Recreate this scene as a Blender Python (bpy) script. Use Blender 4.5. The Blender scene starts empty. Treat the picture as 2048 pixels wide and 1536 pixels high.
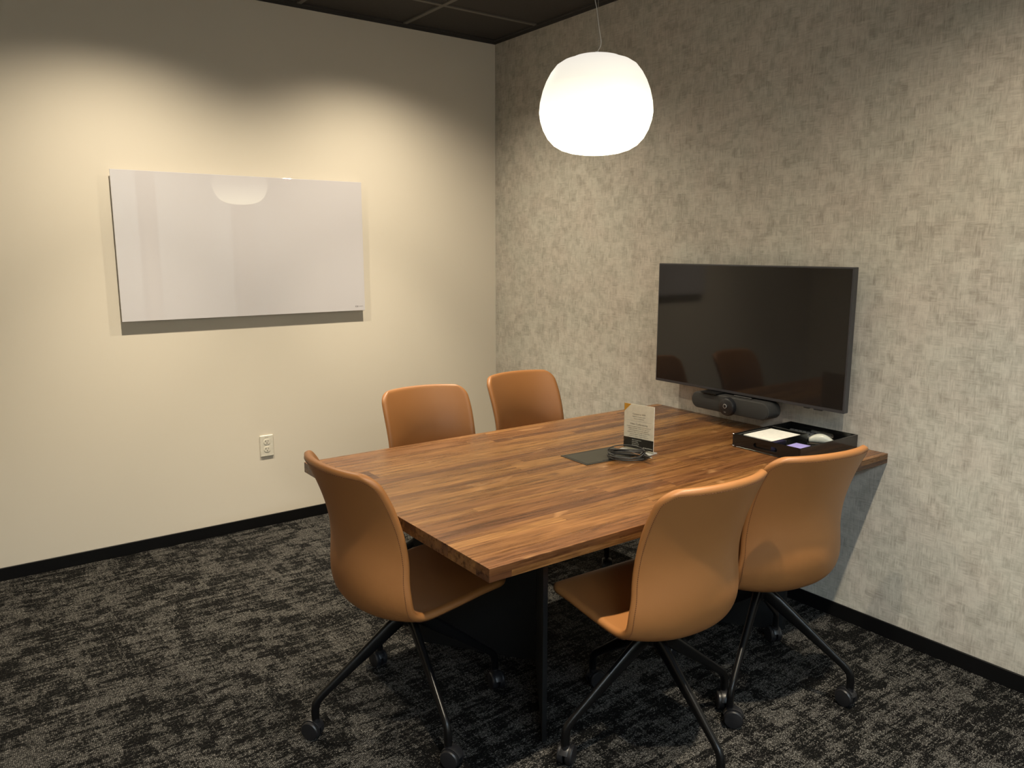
import bpy, bmesh, math, random
from mathutils import Vector, Matrix
random.seed(7)
PI = math.pi
scene = bpy.context.scene
COL = scene.collection

# ------------------------------------------------------------------ camera
CAM = Vector((-2.8628, -4.0868, 1.4996))
YAW, PIT, ROLL, FPX = 0.632, -0.1722, 0.0008, 1558.75
cam_data = bpy.data.cameras.new('camera')
cam = bpy.data.objects.new('camera', cam_data)
COL.objects.link(cam)
fw = Vector((math.cos(PIT)*math.sin(YAW), math.cos(PIT)*math.cos(YAW), math.sin(PIT)))
rt = fw.cross(Vector((0, 0, 1))).normalized()
up = rt.cross(fw)
r2 = rt*math.cos(ROLL)+up*math.sin(ROLL)
u2 = -rt*math.sin(ROLL)+up*math.cos(ROLL)
m = Matrix((r2, u2, -fw)).transposed().to_4x4()
m.translation = CAM
cam.matrix_world = m
cam_data.sensor_width = 36.0
cam_data.lens = FPX/2048*36.0
cam_data.clip_start = 0.05
scene.camera = cam

# ------------------------------------------------------------------ colour / world
scene.view_settings.view_transform = 'Standard'
scene.view_settings.look = 'None'
scene.view_settings.exposure = 0.48
scene.view_settings.gamma = 1.0
scene.view_settings.use_curve_mapping = False
world = bpy.data.worlds.new('world')
scene.world = world
world.use_nodes = True
world.node_tree.nodes['Background'].inputs[0].default_value = (0.62, 0.72, 0.85, 1)
world.node_tree.nodes['Background'].inputs[1].default_value = 0.25

# ------------------------------------------------------------------ room dimensions
H = 2.7295
XL, YF = -3.66, -4.75          # left wall and front wall planes
GX, GY, TILE = -0.6231, -0.424, 0.6095
DOWN_X = (-0.928, -2.147)
DOWN_Y = (-0.729, -3.167)
DOWN_POWER = 82
CORE = 1.75
DOWN_COL = (1.0, 0.87, 0.66)
PEND = (-0.97, -1.99)

def light(name, kind, loc, power, color, **kw):
    d = bpy.data.lights.new(name, kind)
    d.energy = power
    d.color = color
    for k, v in kw.items():
        setattr(d, k, v)
    o = bpy.data.objects.new(name, d)
    COL.objects.link(o)
    o.location = loc
    return o

for x in DOWN_X:
    for y in DOWN_Y:
        light('downlight_beam', 'SPOT', (x, y, H-0.012), DOWN_POWER, DOWN_COL,
              spot_size=math.radians(138), spot_blend=1.0, shadow_soft_size=0.028)
        light('downlight_core', 'SPOT', (x, y, H-0.012), DOWN_POWER*CORE, DOWN_COL,
              spot_size=math.radians(66), spot_blend=1.0, shadow_soft_size=0.028)
corr = light('corridor_ceiling_light', 'AREA', (-2.2, -5.6, H-0.06), 100, (0.72, 0.86, 1.0),
             shape='RECTANGLE', size=3.0, size_y=0.5)

# ------------------------------------------------------------------ material helpers
class NT:
    def __init__(s, name):
        s.mat = bpy.data.materials.new(name)
        s.mat.use_nodes = True
        s.t = s.mat.node_tree
        s.b = s.t.nodes['Principled BSDF']
        s.out = s.t.nodes['Material Output']
    def n(s, kind, **kw):
        nd = s.t.nodes.new(kind)
        for k, v in kw.items():
            setattr(nd, k, v)
        return nd
    def set(s, sock, v):
        if isinstance(v, bpy.types.NodeSocket):
            s.t.links.new(v, sock)
        else:
            sock.default_value = v
    def math(s, op, a, b=0.0, c=None, clamp=False):
        nd = s.n('ShaderNodeMath', operation=op)
        nd.use_clamp = clamp
        s.set(nd.inputs[0], a); s.set(nd.inputs[1], b)
        if c is not None: s.set(nd.inputs[2], c)
        return nd.outputs[0]
    def mix(s, f, a, b, blend='MIX'):
        nd = s.n('ShaderNodeMix', data_type='RGBA', blend_type=blend)
        s.set(nd.inputs[0], f); s.set(nd.inputs[6], a); s.set(nd.inputs[7], b)
        return nd.outputs[2]
    def comb(s, x, y, z):
        nd = s.n('ShaderNodeCombineXYZ')
        s.set(nd.inputs[0], x); s.set(nd.inputs[1], y); s.set(nd.inputs[2], z)
        return nd.outputs[0]
    def pos(s):
        g = s.n('ShaderNodeTexCoord')
        sp = s.n('ShaderNodeSeparateXYZ')
        s.t.links.new(g.outputs['Object'], sp.inputs[0])
        return sp.outputs
    def noise(s, vec, scale=1.0, detail=2.0, rough=0.5, dist=0.0, out=0):
        nd = s.n('ShaderNodeTexNoise')
        s.set(nd.inputs['Vector'], vec)
        nd.inputs['Scale'].default_value = scale
        nd.inputs['Detail'].default_value = detail
        nd.inputs['Roughness'].default_value = rough
        nd.inputs['Distortion'].default_value = dist
        return nd.outputs[out]
    def white(s, vec, out=0):
        nd = s.n('ShaderNodeTexWhiteNoise', noise_dimensions='3D')
        s.set(nd.inputs['Vector'], vec)
        return nd.outputs[out]
    def ramp(s, f, pts, interp='LINEAR'):
        nd = s.n('ShaderNodeValToRGB')
        cr = nd.color_ramp
        cr.interpolation = interp
        while len(cr.elements) < len(pts):
            cr.elements.new(0.5)
        for e, (p, c) in zip(cr.elements, pts):
            e.position = p
            e.color = c if len(c) == 4 else (*c, 1)
        s.set(nd.inputs[0], f)
        return nd.outputs[0]
    def range(s, v, a, b, c=0.0, d=1.0):
        nd = s.n('ShaderNodeMapRange')
        s.set(nd.inputs[0], v)
        for i, q in enumerate((a, b, c, d)):
            nd.inputs[i+1].default_value = q
        return nd.outputs[0]
    def bump(s, h, strength=0.2, dist=0.001):
        nd = s.n('ShaderNodeBump')
        nd.inputs['Strength'].default_value = strength
        nd.inputs['Distance'].default_value = dist
        s.set(nd.inputs['Height'], h)
        s.t.links.new(nd.outputs[0], s.b.inputs['Normal'])

def srgb(r, g, b):
    f = lambda c: (c/255/12.92 if c <= 10 else ((c/255+0.055)/1.055)**2.4)
    return (f(r), f(g), f(b), 1)

def simple(name, col, rough=0.5, metal=0.0, spec=0.5, coat=0.0, bump=0.0, bscale=300):
    q = NT(name)
    q.b.inputs['Roughness'].default_value = rough
    q.b.inputs['Metallic'].default_value = metal
    q.b.inputs['Specular IOR Level'].default_value = spec
    q.b.inputs['Coat Weight'].default_value = coat
    p = q.n('ShaderNodeTexCoord').outputs['Object']
    n = q.noise(p, 60, 2)
    f = q.range(n, 0.3, 0.7, 0.94, 1.06)
    c = q.mix(1.0, (*col[:3], 1), q.comb(f, f, f), 'MULTIPLY')
    q.set(q.b.inputs['Base Color'], c)
    if bump:
        q.bump(q.noise(p, bscale, 3), bump, 0.0005)
    return q.mat

# painted wall
def mat_paint():
    q = NT('painted_wall')
    p = q.n('ShaderNodeTexCoord').outputs['Object']
    n = q.noise(p, 1.3, 3)
    q.set(q.b.inputs['Base Color'], q.mix(n, (0.720, 0.660, 0.562, 1), (0.742, 0.682, 0.584, 1)))
    q.b.inputs['Roughness'].default_value = 0.75
    q.b.inputs['Specular IOR Level'].default_value = 0.25
    q.bump(q.noise(p, 380, 3), 0.12, 0.0006)
    return q.mat

def mat_wallpaper():
    q = NT('woven_wallpaper')
    x, y, z = q.pos()
    h = q.math('ADD', x, y)
    hz = q.comb(h, z, 0.0)
    # wobble so that the blocks do not look ruled
    wob = q.noise(hz, 22, 2, out=1)
    wsep = q.n('ShaderNodeSeparateXYZ'); q.t.links.new(wob, wsep.inputs[0])
    hw = q.math('ADD', h, q.math('MULTIPLY', q.math('SUBTRACT', wsep.outputs[0], 0.5), 0.02))
    zw = q.math('ADD', z, q.math('MULTIPLY', q.math('SUBTRACT', wsep.outputs[1], 0.5), 0.02))
    # two sizes of soft rectangular patches
    def cells(sx, sz, seed):
        cx = q.math('FLOOR', q.math('MULTIPLY', q.math('ADD', hw, seed*0.37), sx))
        shift = q.white(q.comb(cx, seed, 1.3))
        cz = q.math('FLOOR', q.math('ADD', q.math('MULTIPLY', zw, sz), q.math('MULTIPLY', shift, 5.0)))
        return q.white(q.comb(cx, cz, seed))
    c1 = cells(30, 26, 1.0)
    c2 = cells(14, 18, 5.0)
    c3 = cells(60, 48, 9.0)
    cc = q.math('ADD', q.math('MULTIPLY', c1, 0.40), q.math('ADD', q.math('MULTIPLY', c2, 0.32), q.math('MULTIPLY', c3, 0.28)))
    big = q.noise(q.comb(hw, zw, 0.0), 19, 5, 0.65)
    sv = q.noise(q.comb(q.math('MULTIPLY', h, 190), q.math('MULTIPLY', z, 17), 0.0), 1, 4, 0.6)
    sh = q.noise(q.comb(q.math('MULTIPLY', h, 17), q.math('MULTIPLY', z, 170), 3.0), 1, 4, 0.6)
    sel = q.range(q.noise(hz, 30, 2), 0.42, 0.60)
    st = q.math('ADD', q.math('MULTIPLY', sv, q.math('SUBTRACT', 1.0, q.math('MULTIPLY', sel, 0.8))), q.math('MULTIPLY', sh, q.math('MULTIPLY', sel, 0.8)))
    v = q.math('ADD', q.math('MULTIPLY', cc, 0.50), q.math('ADD', q.math('MULTIPLY', big, 0.60), q.math('MULTIPLY', st, 1.35)))
    f = q.range(v, 0.88, 1.46)
    col = q.ramp(f, [(0.0, (0.325, 0.305, 0.264)), (0.28, (0.392, 0.370, 0.322)), (0.55, (0.452, 0.430, 0.378)), (1.0, (0.545, 0.522, 0.462))])
    tint = q.noise(hz, 5, 3)
    col = q.mix(q.range(tint, 0.4, 0.62, 0.0, 0.55), col, q.mix(1.0, col, (1.05, 0.99, 0.99, 1), 'MULTIPLY'))
    q.set(q.b.inputs['Base Color'], col)
    q.b.inputs['Roughness'].default_value = 0.6
    q.b.inputs['Specular IOR Level'].default_value = 0.3
    q.bump(st, 0.25, 0.0008)
    return q.mat

def mat_carpet():
    q = NT('carpet_tiles')
    x, y, z = q.pos()
    xy = q.comb(x, y, 0.0)
    wob = q.noise(xy, 9, 3, out=1)
    ws = q.n('ShaderNodeSeparateXYZ'); q.t.links.new(wob, ws.inputs[0])
    yw = q.math('ADD', y, q.math('MULTIPLY', q.math('SUBTRACT', ws.outputs[1], 0.5), 0.03))
    xw = q.math('ADD', x, q.math('MULTIPLY', q.math('SUBTRACT', ws.outputs[0], 0.5), 0.03))
    s1 = q.noise(q.comb(q.math('MULTIPLY', xw, 7.0), q.math('MULTIPLY', yw, 75), 0.0), 1, 4, 0.65)
    s2 = q.noise(q.comb(q.math('MULTIPLY', xw, 42), q.math('MULTIPLY', yw, 6.0), 4.0), 1, 3, 0.6)
    s3 = q.noise(q.comb(q.math('MULTIPLY', xw, 13), q.math('MULTIPLY', yw, 24), 8.0), 1, 3, 0.6)
    v = q.math('ADD', q.math('MULTIPLY', s1, 0.50), q.math('ADD', q.math('MULTIPLY', s2, 0.20), q.math('MULTIPLY', s3, 0.36)))
    big = q.noise(q.comb(q.math('MULTIPLY', x, 3.2), q.math('MULTIPLY', y, 5.5), 2.0), 1, 3, 0.55)
    v = q.math('ADD', v, q.math('MULTIPLY', q.math('SUBTRACT', big, 0.5), 0.26))
    def cells(sx, sy, seed):
        cy = q.math('FLOOR', q.math('MULTIPLY', q.math('ADD', yw, seed*0.31), sy))
        cx = q.math('FLOOR', q.math('ADD', q.math('MULTIPLY', xw, sx), q.math('MULTIPLY', q.white(q.comb(cy, seed, 2.2)), 3.0)))
        return q.white(q.comb(cx, cy, seed))
    cc = q.math('ADD', q.math('MULTIPLY', cells(12, 46, 1.0), 0.45), q.math('MULTIPLY', cells(20, 15, 4.0), 0.55))
    v = q.math('ADD', v, q.math('MULTIPLY', q.math('SUBTRACT', cc, 0.5), 0.20))
    s4 = q.noise(q.comb(q.math('MULTIPLY', xw, 95), q.math('MULTIPLY', yw, 9), 6.0), 1, 3, 0.6)
    v = q.math('ADD', v, q.math('MULTIPLY', q.math('SUBTRACT', s4, 0.5), 0.22))
    pat = q.range(v, 0.455, 0.605)
    # loop pile
    vor = q.n('ShaderNodeTexVoronoi')
    q.set(vor.inputs['Vector'], q.comb(q.math('MULTIPLY', x, 1.0), q.math('MULTIPLY', y, 1.7), 0.0))
    vor.inputs['Scale'].default_value = 200
    vor.inputs['Randomness'].default_value = 0.55
    lum = q.range(vor.outputs['Distance'], 0.0, 0.62, 1.0, 0.0)
    cs = q.n('ShaderNodeSeparateColor'); q.t.links.new(vor.outputs['Color'], cs.inputs[0])
    yarn = q.math('ADD', q.math('MULTIPLY', pat, 0.85), q.math('MULTIPLY', q.math('SUBTRACT', cs.outputs[0], 0.5), 0.90))
    yarn = q.range(yarn, 0.22, 0.72)
    light_c = q.mix(cs.outputs[1], (0.108, 0.102, 0.093, 1), (0.265, 0.252, 0.232, 1))
    dark_c = q.mix(cs.outputs[2], (0.005, 0.005, 0.005, 1), (0.016, 0.0155, 0.0145, 1))
    c = q.mix(yarn, dark_c, light_c)
    sh = q.range(lum, 0.15, 0.9, 0.12, 1.30)
    c = q.mix(1.0, c, q.comb(sh, sh, sh), 'MULTIPLY')
    q.set(q.b.inputs['Base Color'], c)
    q.b.inputs['Roughness'].default_value = 0.95
    q.b.inputs['Specular IOR Level'].default_value = 0.1
    q.bump(lum, 0.6, 0.002)
    return q.mat

SEED = 7.0
def mat_walnut():
    q = NT('walnut_butcher_block')
    x, y, z = q.pos()
    # stave rows across the width, uneven widths
    yq = q.math('ADD', q.math('MULTIPLY', y, 19.0), q.math('MULTIPLY', q.math('SINE', q.math('MULTIPLY', y, 31.0)), 0.42))
    row = q.math('FLOOR', yq)
    fr = q.math('FRACT', yq)
    ro = q.white(q.comb(row, 3.1, 0.0))
    ln = q.range(q.white(q.comb(row, 9.7, 0.0)), 0, 1, 0.75, 1.35)
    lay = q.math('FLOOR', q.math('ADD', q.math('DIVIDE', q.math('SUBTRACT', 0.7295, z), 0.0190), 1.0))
    xs = q.math('ADD', q.math('DIVIDE', q.math('ADD', x, q.math('MULTIPLY', lay, 0.37)), ln), q.math('MULTIPLY', ro, 7.0))
    seg = q.math('FLOOR', xs)
    fx = q.math('FRACT', xs)
    cid = q.white(q.comb(row, seg, q.math('ADD', SEED, q.math('MULTIPLY', lay, 1.7))))
    cid2 = q.white(q.comb(seg, row, 5.0))
    off = q.math('MULTIPLY', cid2, 40.0)
    # grain
    def P(a, b, c):
        return q.comb(q.math('ADD', q.math('MULTIPLY', x, a), off), q.math('MULTIPLY', y, b), q.math('ADD', q.math('MULTIPLY', z, c), off))
    warp = q.noise(P(2.2, 9, 9), 1, 3, 0.55)
    rings = q.math('SINE', q.math('ADD', q.math('MULTIPLY', warp, 46.0), q.math('MULTIPLY', y, 130)))
    fine = q.noise(P(9, 330, 330), 1, 3, 0.6)
    mid = q.noise(P(3.5, 60, 60), 1, 4, 0.6)
    knot = q.noise(P(6, 14, 14), 1, 2, 0.5, 0.6)
    base = q.ramp(cid, [(0.0, (0.080, 0.031, 0.013)), (0.2, (0.118, 0.047, 0.018)), (0.5, (0.182, 0.078, 0.025)),
                        (0.78, (0.240, 0.112, 0.035)), (1.0, (0.145, 0.058, 0.020))])
    g = q.math('ADD', q.math('MULTIPLY', q.math('SUBTRACT', mid, 0.5), 2.7), q.math('MULTIPLY', rings, 0.13))
    g = q.math('ADD', g, q.math('MULTIPLY', q.math('SUBTRACT', fine, 0.5), 1.6))
    mul = q.range(g, -0.75, 0.75, 0.38, 1.62)
    c = q.mix(1.0, base, q.comb(mul, q.math('POWER', mul, 1.12), q.math('POWER', mul, 1.2)), 'MULTIPLY')
    c = q.mix(q.range(knot, 0.66, 0.78, 0.0, 0.6), c, (0.46, 0.24, 0.10, 1))
    c = q.mix(q.range(knot, 0.34, 0.24, 0.0, 0.55), c, (0.055, 0.022, 0.012, 1))
    c = q.mix(q.math('MULTIPLY', q.math('MINIMUM', lay, 1.0), 0.62), c, q.mix(1.0, c, (0.30, 0.27, 0.28, 1), 'MULTIPLY'))  # side faces darkened: darker edge wood plus their shade painted into the colour
    # joints between the staves
    e = q.math('MINIMUM', q.math('MINIMUM', fr, q.math('SUBTRACT', 1.0, fr)), q.math('MULTIPLY', q.math('MINIMUM', fx, q.math('SUBTRACT', 1.0, fx)), 24.0))
    c = q.mix(q.range(e, 0.0, 0.02, 0.5, 0.0), c, (0.06, 0.025, 0.012, 1))
    q.set(q.b.inputs['Base Color'], c)
    q.set(q.b.inputs['Roughness'], q.range(mid, 0.3, 0.7, 0.24, 0.34))
    q.b.inputs['Specular IOR Level'].default_value = 0.45
    q.bump(q.math('ADD', fine, q.math('MULTIPLY', mid, 0.5)), 0.06, 0.0004)
    return q.mat

def mat_leather():
    q = NT('tan_leather')
    p = q.n('ShaderNodeTexCoord').outputs['Object']
    n = q.noise(p, 7, 4)
    q.set(q.b.inputs['Base Color'], q.mix(n, (0.268, 0.112, 0.034, 1), (0.296, 0.126, 0.040, 1)))
    q.b.inputs['Roughness'].default_value = 0.46
    q.b.inputs['Specular IOR Level'].default_value = 0.42
    v = q.n('ShaderNodeTexVoronoi'); q.t.links.new(p, v.inputs['Vector']); v.inputs['Scale'].default_value = 420
    q.bump(q.math('ADD', v.outputs['Distance'], q.noise(p, 90, 3)), 0.10, 0.0006)
    return q.mat

def mat_opal():
    q = NT('opal_glass_lit')
    x, y, z = q.pos()
    g = q.range(z, 0.0, 0.33, 1.0, 0.0)
    c = q.ramp(g, [(0.0, (1.0, 0.93, 0.84)), (0.45, (1.0, 0.94, 0.76)), (1.0, (1.0, 0.93, 0.62))])
    st = q.ramp(g, [(0.0, (0.17, 0.17, 0.17)), (0.3, (0.19, 0.19, 0.19)), (0.55, (0.27, 0.27, 0.27)), (0.70, (0.52, 0.52, 0.52)), (0.90, (0.9, 0.9, 0.9)), (1.0, (1.0, 1.0, 1.0))])
    q.set(q.b.inputs['Emission Color'], c)
    q.set(q.b.inputs['Emission Strength'], q.math('MULTIPLY', st, 3.5))
    q.b.inputs['Base Color'].default_value = (0.35, 0.34, 0.33, 1)
    q.b.inputs['Specular IOR Level'].default_value = 0.2
    q.b.inputs['Roughness'].default_value = 0.5
    return q.mat

def mat_emit(name, col, s):
    q = NT(name)
    q.b.inputs['Emission Color'].default_value = (*col, 1)
    q.b.inputs['Emission Strength'].default_value = s
    q.b.inputs['Base Color'].default_value = (*col, 1)
    return q.mat

def mat_thin_glass(name, tint, refl=0.08):
    q = NT(name)
    q.t.nodes.remove(q.b)
    tr = q.n('ShaderNodeBsdfTransparent'); tr.inputs[0].default_value = (*tint, 1)
    gl = q.n('ShaderNodeBsdfGlossy'); gl.inputs['Roughness'].default_value = 0.02
    lw = q.n('ShaderNodeLayerWeight'); lw.inputs[0].default_value = 0.5
    fac = q.math('ADD', 0.04, q.math('MULTIPLY', q.math('POWER', lw.outputs['Facing'], 5.0), 0.6))
    mx = q.n('ShaderNodeMixShader')
    q.set(mx.inputs[0], fac)
    q.t.links.new(tr.outputs[0], mx.inputs[1]); q.t.links.new(gl.outputs[0], mx.inputs[2])
    q.t.links.new(mx.outputs[0], q.out.inputs[0])
    return q.mat

def mat_board():
    q = NT('white_glass')
    q.b.inputs['Base Color'].default_value = (0.62, 0.60, 0.63, 1)
    q.b.inputs['Roughness'].default_value = 0.5
    q.b.inputs['Specular IOR Level'].default_value = 0.0
    q.b.inputs['Coat Weight'].default_value = 1.0
    q.b.inputs['Coat Roughness'].default_value = 0.0
    q.b.inputs['Coat IOR'].default_value = 1.52
    return q.mat

def mat_screen():
    q = NT('switched_off_screen')
    q.b.inputs['Base Color'].default_value = (0.010, 0.009, 0.009, 1)
    q.b.inputs['IOR'].default_value = 1.5
    q.b.inputs['Roughness'].default_value = 0.06
    q.b.inputs['Specular IOR Level'].default_value = 0.5
    return q.mat

def mat_fabric(name, col):
    q = NT(name)
    p = q.n('ShaderNodeTexCoord').outputs['Object']
    w = q.noise(p, 1200, 1)
    q.set(q.b.inputs['Base Color'], q.mix(w, (*col, 1), (col[0]*1.8, col[1]*1.8, col[2]*1.8, 1)))
    q.b.inputs['Roughness'].default_value = 0.9
    q.bump(w, 0.3, 0.0005)
    return q.mat

M = dict(
    paint=mat_paint(), paper=mat_wallpaper(), carpet=mat_carpet(), walnut=mat_walnut(), leather=mat_leather(),
    opal=mat_opal(), board=mat_board(), screen=mat_screen(),
    base=simple('black_vinyl_base', (0.0035, 0.0035, 0.004), 0.5, spec=0.2),
    tile=simple('black_ceiling_tile', (0.042, 0.039, 0.037), 0.9, bump=0.5, bscale=500),
    tee=simple('dark_ceiling_tee', (0.12, 0.113, 0.10), 0.5),
    laminate=simple('black_laminate', (0.006, 0.0065, 0.0075), 0.45, spec=0.35),
    black_metal=simple('black_powder_coat', (0.003, 0.003, 0.0034), 0.30, spec=0.3),
    black_plastic=simple('black_plastic', (0.010, 0.010, 0.012), 0.40),
    thread=simple('brown_thread', (0.09, 0.028, 0.010), 0.8),
    tvcase=simple('charcoal_tv_case', (0.035, 0.035, 0.040), 0.35),
    barface=mat_fabric('grey_speaker_mesh', (0.018, 0.0175, 0.0165)),
    barcase=simple('graphite_case', (0.035, 0.034, 0.033), 0.4),
    lens=simple('glossy_lens', (0.01, 0.01, 0.012), 0.05),
    ring=simple('grey_ring', (0.25, 0.24, 0.23), 0.3),
    white_plastic=simple('white_plastic', (0.74, 0.70, 0.60), 0.35),
    slot=simple('dark_slot', (0.06, 0.045, 0.03), 0.7),
    backing=simple('dark_backing', (0.05, 0.05, 0.05), 0.6),
    print_grey=simple('print_grey', (0.07, 0.06, 0.05), 0.6),
    paper_white=simple('white_paper', (0.86, 0.84, 0.78), 0.8),
    purple=simple('lilac_paper', (0.34, 0.30, 0.68), 0.8),
    gloss_black=simple('gloss_black_lacquer', (0.006, 0.006, 0.006), 0.18, coat=0.3),
    silver=simple('brushed_silver', (0.75, 0.73, 0.68), 0.22, metal=1.0),
    pale=simple('pale_plastic', (0.62, 0.62, 0.54), 0.25),
    remote=simple('dark_grey_plastic', (0.06, 0.065, 0.07), 0.35),
    cable=simple('dark_grey_cable', (0.022, 0.021, 0.019), 0.5),
    lid=simple('olive_grey_lid', (0.034, 0.033, 0.025), 0.38),
    lid_rim=simple('dark_rim', (0.022, 0.021, 0.018), 0.4),
    sign_white=simple('sign_paper', (0.92, 0.86, 0.79), 0.6),
    amber=simple('amber_print', (0.72, 0.36, 0.035), 0.6),
    ink=simple('black_ink', (0.02, 0.018, 0.018), 0.5),
    ink_text=simple('text_ink', (0.07, 0.055, 0.04), 0.6),
    acrylic=mat_thin_glass('clear_acrylic', (0.93, 0.93, 0.90)),
    glass=mat_thin_glass('window_glass', (0.93, 0.96, 0.95)),
    steel_wire=simple('steel_wire', (0.42, 0.38, 0.32), 0.35, metal=0.7),
    white_metal=simple('white_trim', (0.7, 0.68, 0.64), 0.4),
    diffuser=mat_emit('lamp_diffuser', (1.0, 0.84, 0.6), 0.8),
    tube_diffuser=mat_emit('corridor_diffuser', (0.78, 0.89, 1.0), 2.0),
)
def mat_acrylic_edge():
    q = NT('acrylic_edge')
    q.b.inputs['Base Color'].default_value = (0.85, 0.84, 0.80, 1)
    q.b.inputs['Roughness'].default_value = 0.12
    q.b.inputs['Transmission Weight'].default_value = 0.55
    return q.mat
M['acrylic_edge'] = mat_acrylic_edge()

# ------------------------------------------------------------------ mesh helpers
def obj(name, bm, mat, parent=None, smooth=False, loc=None, rot=None, auto=None):
    me = bpy.data.meshes.new(name)
    bmesh.ops.recalc_face_normals(bm, faces=bm.faces)
    bm.to_mesh(me); bm.free()
    mats = mat if isinstance(mat, (list, tuple)) else [mat]
    for q in mats:
        me.materials.append(q)
    if smooth or auto:
        for p in me.polygons: p.use_smooth = True
    if auto:
        me.set_sharp_from_angle(angle=math.radians(auto))
    o = bpy.data.objects.new(name, me)
    COL.objects.link(o)
    if parent: o.parent = parent
    if loc: o.location = loc
    if rot: o.rotation_euler = rot
    return o

def empty(name, loc=(0, 0, 0), rz=0.0):
    o = bpy.data.objects.new(name, None)
    COL.objects.link(o)
    o.location = loc
    o.rotation_euler = (0, 0, rz)
    o.empty_display_size = 0.1
    return o

def tag(o, label=None, cat=None, group=None, kind=None):
    if label: o['label'] = label
    if cat: o['category'] = cat
    if group: o['group'] = group
    if kind: o['kind'] = kind
    return o

def add_box(bm, a, b, bevel=0.0, seg=2, mi=0):
    vs = [bm.verts.new((x, y, z)) for x in (a[0], b[0]) for y in (a[1], b[1]) for z in (a[2], b[2])]
    fs = [(0, 1, 3, 2), (4, 6, 7, 5), (0, 4, 5, 1), (2, 3, 7, 6), (0, 2, 6, 4), (1, 5, 7, 3)]
    faces = [bm.faces.new([vs[i] for i in f]) for f in fs]
    for f in faces: f.material_index = mi
    if bevel:
        es = list({e for f in faces for e in f.edges})
        bmesh.ops.bevel(bm, geom=es, offset=bevel, segments=seg, affect='EDGES', profile=0.5)
    return bm

def box(a, b, bevel=0.0, seg=2):
    return add_box(bmesh.new(), a, b, bevel, seg)

def add_lathe(bm, prof, n=48, center=(0, 0, 0), axis='z', cap=True):
    cx, cy, cz = center
    rings = []
    def P(r, h, a):
        c, s = r*math.cos(a), r*math.sin(a)
        if axis == 'z': return (cx+c, cy+s, cz+h)
        if axis == 'x': return (cx+h, cy+c, cz+s)
        return (cx+c, cy+h, cz+s)
    for r, h in prof:
        if r < 1e-6:
            rings.append([bm.verts.new(P(0, h, 0))])
        else:
            rings.append([bm.verts.new(P(r, h, 2*PI*i/n)) for i in range(n)])
    for A, B in zip(rings[:-1], rings[1:]):
        for i in range(n):
            j = (i+1) % n
            if len(A) == 1 and len(B) == 1: continue
            if len(A) == 1: bm.faces.new((A[0], B[i], B[j]))
            elif len(B) == 1: bm.faces.new((A[i], A[j], B[0]))
            else: bm.faces.new((A[i], A[j], B[j], B[i]))
    if cap:
        for R in (rings[0], rings[-1]):
            if len(R) > 1: bm.faces.new(R)
    return bm

def smooth_path(pts, n=8):
    out = []
    P = [Vector(p) for p in pts]
    for i in range(len(P)-1):
        p0 = P[max(i-1, 0)]; p1 = P[i]; p2 = P[i+1]; p3 = P[min(i+2, len(P)-1)]
        for k in range(n):
            t = k/n
            out.append(0.5*((2*p1)+(-p0+p2)*t+(2*p0-5*p1+4*p2-p3)*t*t+(-p0+3*p1-3*p2+p3)*t*t*t))
    out.append(P[-1])
    return out

def add_tube(bm, pts, r, n=8, closed=False):
    P = [Vector(p) for p in pts]
    rings = []
    L = len(P)
    side = None
    for i, p in enumerate(P):
        if closed: t = (P[(i+1) % L]-P[i-1]).normalized()
        else: t = (P[min(i+1, L-1)]-P[max(i-1, 0)]).normalized()
        if side is None:
            side = t.orthogonal().normalized()
        side = (side-t*side.dot(t)).normalized()
        up_ = t.cross(side)
        rr = r[i] if isinstance(r, (list, tuple)) else r
        rings.append([bm.verts.new(p+rr*(math.cos(2*PI*k/n)*side+math.sin(2*PI*k/n)*up_)) for k in range(n)])
    rng = range(L) if closed else range(L-1)
    for i in rng:
        A, B = rings[i], rings[(i+1) % L]
        for k in range(n):
            j = (k+1) % n
            bm.faces.new((A[k], A[j], B[j], B[k]))
    if not closed:
        bm.faces.new(rings[0]); bm.faces.new(rings[-1])
    return bm

def add_loft(bm, secs, n=14, p=3.0):
    """secs: (centre, side vector * half width, up vector * half height)"""
    rings = []
    for c, s, u in secs:
        c, s, u = Vector(c), Vector(s), Vector(u)
        ring = []
        for k in range(n):
            a = 2*PI*(k+0.5)/n
            ca, sa = math.cos(a), math.sin(a)
            ring.append(bm.verts.new(c+s*math.copysign(abs(ca)**(2/p), ca)+u*math.copysign(abs(sa)**(2/p), sa)))
        rings.append(ring)
    for A, B in zip(rings[:-1], rings[1:]):
        for k in range(n):
            j = (k+1) % n
            bm.faces.new((A[k], A[j], B[j], B[k]))
    bm.faces.new(rings[0]); bm.faces.new(rings[-1])
    return bm

def text_mesh(lines, mat, name, parent, loc, rot_m, kind=None):
    """lines: (string, size, x, y, align). Built as flat letters then turned into one mesh."""
    bm = bmesh.new()
    for s, size, x, y, al in lines:
        cu = bpy.data.curves.new('letters', 'FONT')
        cu.body = s; cu.size = size; cu.align_x = al; cu.extrude = 0.00004
        cu.resolution_u = 2
        t = bpy.data.objects.new('letters', cu)
        COL.objects.link(t)
        dg = bpy.context.evaluated_depsgraph_get()
        me = bpy.data.meshes.new_from_object(t.evaluated_get(dg))
        b2 = bmesh.new(); b2.from_mesh(me)
        bmesh.ops.translate(b2, verts=b2.verts, vec=(x, y, 0))
        tmp = bpy.data.meshes.new('tmp'); b2.to_mesh(tmp); b2.free()
        bm.from_mesh(tmp)
        bpy.data.objects.remove(t); bpy.data.meshes.remove(me); bpy.data.meshes.remove(tmp); bpy.data.curves.remove(cu)
    bm.transform(rot_m)
    bm.transform(Matrix.Translation(loc))
    return obj(name, bm, mat, parent)

def struct(name, bm, mat, **kw):
    return tag(obj(name, bm, mat, **kw), kind='structure')

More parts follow.
